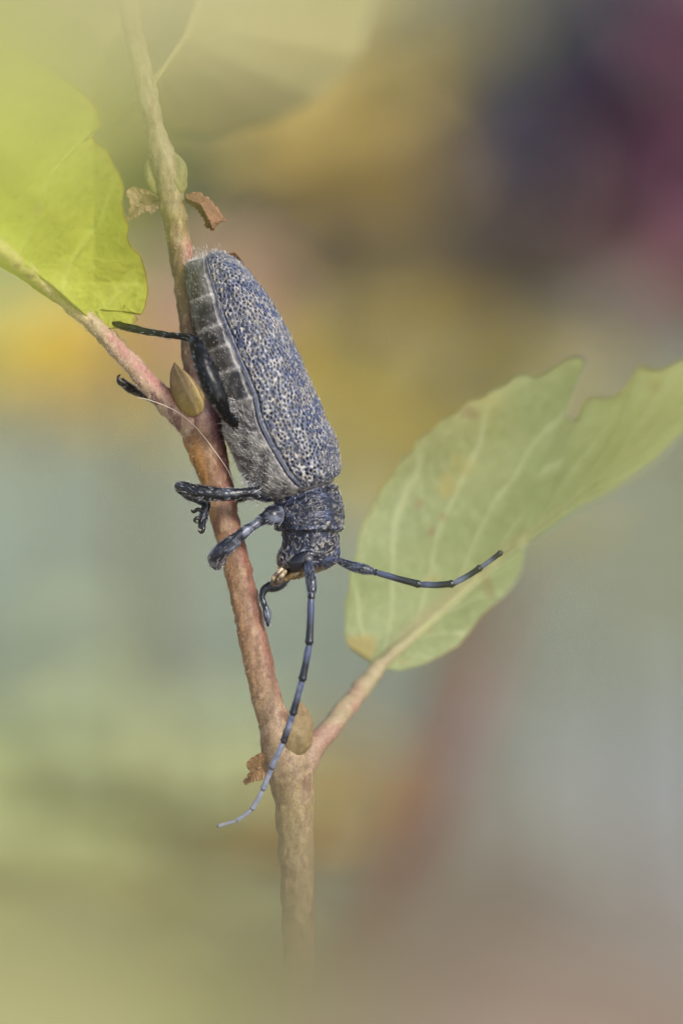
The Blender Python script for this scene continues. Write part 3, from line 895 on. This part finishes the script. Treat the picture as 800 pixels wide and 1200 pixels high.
# wing cases ----------------------------------------------------------
def wing_case(label, side):
    nr, nc = 330, 190
    uu = np.concatenate([np.linspace(.35, 2, 40, endpoint=False), np.linspace(2, 13.75, nr - 40)])
    marg = np.interp(uu, MK[:, 0], MK[:, 1])
    sut = 7.0
    f = np.linspace(0, 1, nc)
    if side > 0:
        thd = sut + (marg[:, None] - sut) * f[None]
    else:
        thd = sut - (marg[:, None] - sut + 8) * f[None]
    tr = np.radians(thd)
    Gb = body_grid(uu, tr, 1.0)
    Nb = outward2(Gb, uu)
    Fm = np.repeat(f[None], nr, 0)
    Um = np.repeat(uu[:, None], nc, 1)
    # pits: crowded and coarse along the margin, finer over the back
    cand = Gb.reshape(-1, 3)
    perm = RNG.permutation(len(cand))[:42000]
    rad = (.035 + .014 * noise(cand[perm], 3, 111, 2) + .006 * sm(.6, 1, Fm.ravel()[perm]))
    sel = poisson(cand[perm], 0, 6000, rad)
    pits = cand[perm][sel]
    pr = RNG.uniform(.0105, .0185, len(pits))
    D, I = knn(cand, pits, 2)
    D0, D1 = D[:, 0].reshape(nr, nc), D[:, 1].reshape(nr, nc)
    R_ = pr[I].reshape(nr, nc)
    pit = sm(1.15, .45, D0 / R_)
    pit = pit * (1 - sm(.935, .96, Fm))
    hump = np.exp(-((D1 - D0) / .014) ** 2) * (1 - sm(.9, .94, Fm))
    big = noise(Gb, 2.0, 112, 3)
    # ridges: raised rim along the margin with a furrow inside it
    rim = np.exp(-((1 - Fm) / .022) ** 2)
    fur = np.exp(-((1 - Fm - .05) / .011) ** 2)
    fur2 = np.exp(-((Fm - .76) / .03) ** 2) * sm(1.5, 3, Um) * sm(13.3, 11, Um)
    hum = np.exp(-((Um - 12.6) / .7) ** 2) * np.exp(-((Fm - .62) / .2) ** 2)
    disp = .006 + .003 * rim - .016 * fur - .02 * fur2 + .05 * hum - .042 * pit + .004 * hump + (noise(Gb, 30, 113, 2) - .5) * .008 + (big - .5) * .035
    disp = disp - .05 * sm(13.35, 13.75, Um)
    Go = Gb + Nb * disp[..., None]
    base = mixc(lin(50, 60, 90), lin(88, 94, 112), sm(.35, .65, big))
    base = mixc(base, lin(52, 56, 76), sm(.55, .9, Fm) * .6)
    base = mixc(base, lin(44, 48, 66), sm(9.5, 12.8, Um) * .65)
    base = mixc(base, lin(172, 168, 160), sm(.56, .64, noise(Gb, 34, 114, 2)) * (.5 + .25 * sm(.5, .9, Fm) - .45 * sm(.9, .96, Fm)))
    base = mixc(base, lin(216, 202, 178), hump * sm(.5, .7, noise(Gb, 9, 115, 2)) * .25)
    base = mixc(base, lin(9, 10, 15), np.clip(pit * 1.3, 0, 1))
    base = mixc(base, lin(70, 74, 92), sm(.955, .975, Fm) * sm(.35, .6, noise(Gb, 22, 118, 2)))
    base = mixc(base, lin(14, 15, 22), fur * .9)
    bot = Gb - Nb * .02
    n0 = nr * nc
    F = grid_faces(nr, nc)
    per = np.concatenate([np.arange(nc), np.arange(1, nr) * nc + nc - 1, (nr - 1) * nc + np.arange(nc - 2, -1, -1), np.arange(nr - 2, 0, -1) * nc])
    nx = np.roll(per, -1)
    rimf = np.stack([per, nx, nx + n0, per + n0], 1)
    o = build('wing_case', np.concatenate([Go.reshape(-1, 3), bot.reshape(-1, 3)]), [F, F[:, ::-1] + n0, rimf], M_SHELL, beetle,
              np.concatenate([base.reshape(-1, 3)] * 2))
    o['label'] = label
    No = outward2(Go, uu)
    nh = 5500 if side > 0 else 3500
    wgt = (1 - pit) * (.25 + 1.6 * sm(.45, .7, noise(Gb, 8, 116, 2)) + .6 * sm(4, 1, Um)) * (1 - rim) * (1 - .7 * sm(.9, .96, Fm))
    p, nn, i, j = pick(Go, No, nh, wgt)
    k = RNG.random(len(p))
    hc = mixc(lin(130, 136, 156), lin(206, 194, 170), sm(.45, .85, k)) * RNG.uniform(.7, 1.0, (len(p), 1))
    hairs('hair', p + nn * .002, recumbent(nn, tail_dir, .18, .28), RNG.uniform(.03, .058, len(p)), .0065, o, hc)
    return o


def outward2(Gb, uu):
    A = sect(uu)
    cpt = wpt(np.stack([(A[:, 0] + A[:, 2]) / 2, (A[:, 1] + A[:, 3]) / 2, A[:, 5]], -1))
    Nn = grid_normals(Gb)
    s = np.sign(((Gb - cpt[:, None]) * Nn).sum(-1).mean())
    return Nn * s


wing_case('near grey blue wing case', 1)
wing_case('far wing case', -1)

# brown tip of the folded hind wing peeping out at the back
leaf_blade('wing', [(262, 304), (275, 302), (286, 316)], [(262, 303), (268, 297), (275, 296), (282, 304), (288, 316)], [(264, 307), (272, 308), (280, 312), (288, 318)],
           lambda x, y, t, w: .16 - .06 * t + .05 * np.abs(w), lambda t, w, v, G, XY: mixc(mixc(lin(160, 112, 78), lin(96, 66, 50), noise(G, 12, 121, 2)), lin(210, 170, 130), sm(.8, 1, -w) * .5), beetle, M_SCALE, 40, 10, .015, .01)



def limb_col(dark, light, k=.5, seed=131):
    def f(t, th, G):
        n_ = noise(G, 10, seed, 3)
        return mixc(dark, light, sm(1 - k - .15, 1 - k + .25, n_))
    return f


def rough_disp(a=.012):
    return lambda t, th, G: (noise(G, 14, 141, 3) - .5) * a * 2


def leg(label, P, R, col, n=150, nh=900, hcol=GREYHAIR, claws=(), mat=None):
    o, G, N, T = tube('leg', P, R, mat or M_LIMB, beetle, n=n, ring=28, colf=col, dispf=rough_disp())
    if label:
        o['label'] = label
    if nh:
        p, nn, i, j = pick(G, N, nh)
        hairs('hair', p, T[i] * 1.0 + nn * .45 + RNG.normal(0, .3, nn.shape), RNG.uniform(.03, .07, nh), .0045, o, np.tile(hcol, (nh, 1)) * RNG.uniform(.4, 1, (nh, 1)))
    for cl, rr in claws:
        tube('claw', cl, rr, M_LIMB, o, n=16, ring=8, colf=lambda t, th, G: np.tile(lin(34, 26, 24), (*t.shape, 1)))
    return o


DK = limb_col(lin(11, 12, 15), lin(38, 41, 48), .28)
leg('near hind leg stretched across the twig to the left leaf',
    [(282, 498, .46), (269, 490, .6), (263, 483, .72), (255.5, 467, .84), (246, 446, .86), (238, 424, .82), (231.5, 408, .74), (228, 400, .62), (221, 396, .56), (205, 393.5, .46), (190, 391.5, .41), (172, 388.5, .37), (158, 385.5, .34), (147, 383, .3), (138, 380, .22), (126, 378, .1)],
    [10, 7, 7.4, 11.2, 12.4, 11.4, 9.4, 7.2, 5.2, 3.7, 3.8, 4.2, 4.6, 4.4, 4.2, 3], DK, nh=420, hcol=lin(150, 152, 160), mat=M_BLACK)
leg('far hind leg, its dark foot showing below the left stalk',
    [(275, 500, -.3), (258, 490, -.5), (236, 478, -.5), (205, 478, -.42), (180, 468, -.3), (166, 462, -.18), (157, 457, -.06), (149, 452, .04), (144, 447, .08)],
    [9, 8, 8, 6, 4, 4, 5.5, 5.5, 4], limb_col(lin(18, 16, 18), lin(48, 42, 40), .25), nh=300,
    claws=[([(146, 449, .1), (141, 446, .12), (138.5, 442, .12), (141, 439, .1)], [2.6, 2.2, 1.8, .8]), ([(147, 452, .02), (141, 450, .0), (138, 446, -.02), (139, 442, -.02)], [2.6, 2.2, 1.6, .8])])
leg('near middle leg bent back over the twig',
    [(312, 580, .42), (300, 577, .5), (293, 576.5, .52), (284, 578, .54), (266, 579.5, .56), (244, 578, .56), (226, 574.5, .53), (214, 570.5, .48), (210, 570, .42), (214, 576, .34), (222, 582, .29), (232, 586, .26), (240, 588.5, .25), (241, 594, .27), (239, 602, .28), (237.5, 609, .28), (236, 616, .27)],
    [9, 8, 6.5, 6, 7.5, 8.3, 7.8, 6.2, 5.5, 5, 4.8, 4.8, 5, 5.4, 5, 5.6, 4.4], limb_col(lin(16, 18, 26), lin(62, 68, 84), .36), n=200, nh=420, hcol=lin(190, 192, 200),
    claws=[([(236, 615, .28), (238.5, 620, .3), (236, 624, .3), (232.5, 622, .3)], [2.6, 2.4, 1.9, .8]), ([(239, 600, .3), (232, 597, .33), (227, 600, .33), (224.5, 598, .32)], [2.4, 2.4, 2, 1]), ([(237, 610, .3), (231, 607, .33), (228, 610, .33), (231, 613, .33)], [2.2, 2.2, 1.8, .8])])
leg('far middle leg behind the twig', [(305, 574, -.2), (294, 581, -.32), (282, 584.5, -.36), (262, 588, -.38), (240, 580, -.36)], [8, 5, 4.2, 5, 4], DK, nh=200)
leg('near front leg reaching down over the twig',
    [(332, 600, .38), (320, 604, .5), (313, 607, .54), (306.5, 609.5, .55), (300, 614, .57), (290, 621, .6), (277, 631, .62), (265, 641, .62), (256, 649, .58), (251, 654.5, .52), (251.5, 660, .43), (254, 663, .34), (258, 660, .2), (264, 652, .02), (270, 640, -.15), (276, 625, -.24)],
    [12, 12, 9, 7, 5.5, 6.3, 7.8, 9, 8.8, 7.6, 6.2, 5.2, 4.6, 4.2, 4, 3], limb_col(lin(24, 27, 38), lin(112, 118, 136), .42), n=200, nh=600, hcol=lin(186, 188, 198))
leg('far front leg, its foot hanging below the mouth against the twig',
    [(345, 612, -.1), (350, 630, -.32), (346, 652, -.3), (338, 671, -.14), (331, 682, -.02), (322, 687, .06), (313, 689, .1), (309, 693, .12), (307, 700, .14), (309, 708, .16), (312, 716, .17), (313.5, 725, .17), (314, 733, .16)],
    [7, 8, 7, 6, 6.3, 6.5, 5.4, 4.2, 3.8, 3.4, 4.6, 4.2, 1.6], limb_col(lin(28, 32, 44), lin(100, 106, 122), .45), n=160, nh=400, hcol=lin(196, 198, 206))


# antennae: scape as the antenna's own mesh, each segment a sub-part ----
def antenna(label, scape, rs, joints, seg_r):
    a, G, N, T = tube('antenna', scape, rs, M_LIMB, beetle, n=50, ring=24, colf=limb_col(lin(18, 21, 33), lin(52, 60, 86), .45), dispf=rough_disp(.008))
    a['label'] = label
    p, nn, i, j = pick(G, N, 500)
    hairs('hair', p, T[i] + nn * .3, RNG.uniform(.02, .04, 500), .004, a, np.tile(lin(140, 146, 164), (500, 1)))
    J = np.array(joints, float)
    for k in range(len(J) - 1):
        p0, p1 = J[k], J[k + 1]
        prev = J[k - 1] if k else p0 - (p1 - p0)
        nxt = J[k + 2] if k + 2 < len(J) else p1 + (p1 - p0)
        m1 = p0 * .5 + p1 * .5 + .06 * ((p0 - prev) - (nxt - p1)) * .5
        r0, r1 = seg_r[k], seg_r[k + 1]
        short = np.linalg.norm((p1 - p0)[:2]) < 8
        dark = lin(24, 27, 38)

        def cf(t, th, G, k=k, short=short):
            n_ = noise(G, 16, 151 + k, 2)
            pale = mixc(lin(58, 67, 94), lin(138, 145, 164), sm(.3, .9, n_ * .4 + min(k / 12, .6)))
            frac = min(.60, .24 + .065 * k) if k < 5 else min(.92, .62 + .045 * k)
            return mixc(pale, dark, np.ones_like(t) if short else sm(frac - .1, frac + .3, t + (n_ - .5) * .25))
        s, G, N, T = tube('segment', [p0, p0 * .75 + m1 * .25, m1, m1 * .3 + p1 * .7, p1 * .92 + m1 * .08, p1], [r0 * .72, r0 * .9, r0 * .92, r0 * 1.0, r0 * 1.16, r0 * .85], M_LIMB, a, n=34, ring=18, colf=cf, dispf=rough_disp(.004))
    return a


antenna('near antenna hanging down past the twig', [(361, 655, .6), (361.5, 662, .65), (363, 672, .7), (365, 684, .74), (365.5, 692, .77)], [4.2, 4.6, 5.8, 6.6, 5.2],
        [(365, 695, .78), (364.4, 701, .79), (362.3, 755, .82), (354, 797, .8), (343, 837, .76), (332, 869.5, .7), (318, 900, .62), (308, 925, .55), (295.5, 948, .48), (278, 961.5, .42), (255.7, 968, .38)],
        [4.4, 4.6, 4.5, 4.2, 4.0, 3.7, 3.4, 3.1, 2.8, 2.2, 1.0])
antenna('far antenna stretched out to the right', [(394, 655, .15), (400, 658.5, .15), (412, 663, .16), (426, 667, .17), (434, 669, .18)], [3.6, 4.4, 5.8, 6, 4.6],
        [(437, 669.8, .18), (441, 671, .18), (492, 685, .22), (531, 684, .3), (563, 665, .4), (586.5, 647.5, .5)], [4, 4.2, 4.2, 3.8, 3.2, 2.6])

# eye: kidney shaped, bent round the antenna socket
tube('eye', [(338, 666, .50), (344, 662.5, .555), (351, 658, .58), (358, 653, .585), (365, 650, .575), (371, 650.5, .555), (374, 655, .54)], [4, 8, 9.5, 8.2, 6, 4.6, 2.5], M_EYE, beetle, n=50, ring=28,
     colf=lambda t, th, G: np.tile(lin(16, 18, 30), (*t.shape, 1)), flat=.75)
tube('antenna_socket', [(361, 652, .575), (361, 655.5, .62)], [7, 5.4], M_LIMB, beetle, n=12, ring=24, colf=limb_col(lin(26, 28, 38), lin(110, 108, 112), .35))
# mouth parts
tube('mandible', [(336, 669, .38), (330, 676, .42), (324, 682, .36), (318, 685, .28)], [6, 6.5, 5, 2], M_LIMB, beetle, n=30, ring=18, colf=limb_col(lin(40, 32, 30), lin(126, 112, 100), .45), dispf=rough_disp())
tube('palp', [(330, 668, .5), (325, 672, .53), (321, 677, .52), (319, 681, .48)], [2.8, 2.6, 3, 1.6], M_LIMB, beetle, n=26, ring=12, colf=limb_col(lin(58, 46, 40), lin(206, 184, 150), .5))
tube('palp', [(334, 670, .55), (330, 675, .58), (326, 679, .57)], [2.6, 2.8, 1.6], M_LIMB, beetle, n=22, ring=12, colf=limb_col(lin(70, 54, 40), lin(214, 190, 150), .5))
tube('labrum', [(352, 671, .5), (344, 674, .5), (336, 678, .47)], [4.5, 5.2, 3], M_LIMB, beetle, n=30, ring=18, colf=limb_col(lin(98, 80, 52), lin(176, 150, 104), .5), dispf=rough_disp())


# ------------------------------------------------------------------ leaves close to the lens, far in front of the focus
def near_leaf(label, z, base, tip, half, col, col2, seed, droop=0, label_group='leaves close to the lens'):
    """pointed leaf lying at distance z from the lens between two lines of sight"""
    d0 = DIST - z
    mid = np.array([base, (np.array(base) + np.array(tip)) / 2 + [0, droop], tip], float)
    m = catmull(mid, 60)
    tv = np.gradient(m, axis=0)
    tv /= np.linalg.norm(tv, axis=1, keepdims=True)
    nv_ = np.stack([-tv[:, 1], tv[:, 0]], 1)
    t = np.linspace(0, 1, 60)
    wd = half * np.sin(np.pi * t ** .75) ** .8 * (1 + .04 * np.sin(t * 60))
    ea, eb = m + nv_ * wd[:, None], m - nv_ * wd[:, None]
    org_ = wpt(np.array([base[0], base[1], d0]))
    th_ = thing('near_leaf', label, 'leaf', org_, label_group)
    leaf_blade('blade', m, ea, eb, lambda x, y, t, w: d0 + .5 * np.abs(w) + .3 * np.sin(t * 5), lambda t, w, v, G, XY: mixc(mixc(col, col2, noise(G, .9, seed, 3)), np.asarray(col) * 1.15, v * .4), th_, M_LEAF, 60, 10, .03, .02)
    d = np.array(base, float) - np.array(tip)
    d /= np.linalg.norm(d)
    b = np.array(base, float)
    tube('stalk', [(b[0] - d[0] * 20, b[1] - d[1] * 20, d0), (b[0] + d[0] * 150, b[1] + d[1] * 150, d0 - .3), (b[0] + d[0] * 400, b[1] + d[1] * 400 + 60, d0 - 1)], [10, 12, 15], M_BARK, th_, n=30, ring=10,
         colf=lambda t, th, G: np.tile(lin(150, 140, 90), (*t.shape, 1)))
    return th_


near_leaf('yellow green blurred leaf close to the lens at the bottom left corner', 31, (-300, 1215), (450, 1180), 225, lin(166, 170, 122), lin(168, 158, 112), 161)
near_leaf('tan mauve blurred leaf close to the lens across the bottom right', 32, (980, 1280), (-120, 1095), 205, lin(156, 138, 120), lin(150, 138, 130), 162)
near_leaf('yellow green blurred leaf close to the lens over the upper left', 30, (-330, 160), (165, 195), 150, lin(184, 196, 88), lin(186, 190, 96), 163)
near_leaf('pale olive blurred leaf close to the lens along the top edge', 32, (-430, -170), (660, -110), 265, lin(156, 158, 118), lin(166, 158, 110), 165)
near_leaf('small green blurred leaf close to the lens at the right edge', 27, (1060, 560), (560, 615), 125, lin(148, 158, 88), lin(152, 156, 94), 164)
for o in bpy.data.objects:
    if '_o' in o:
        del o['_o']
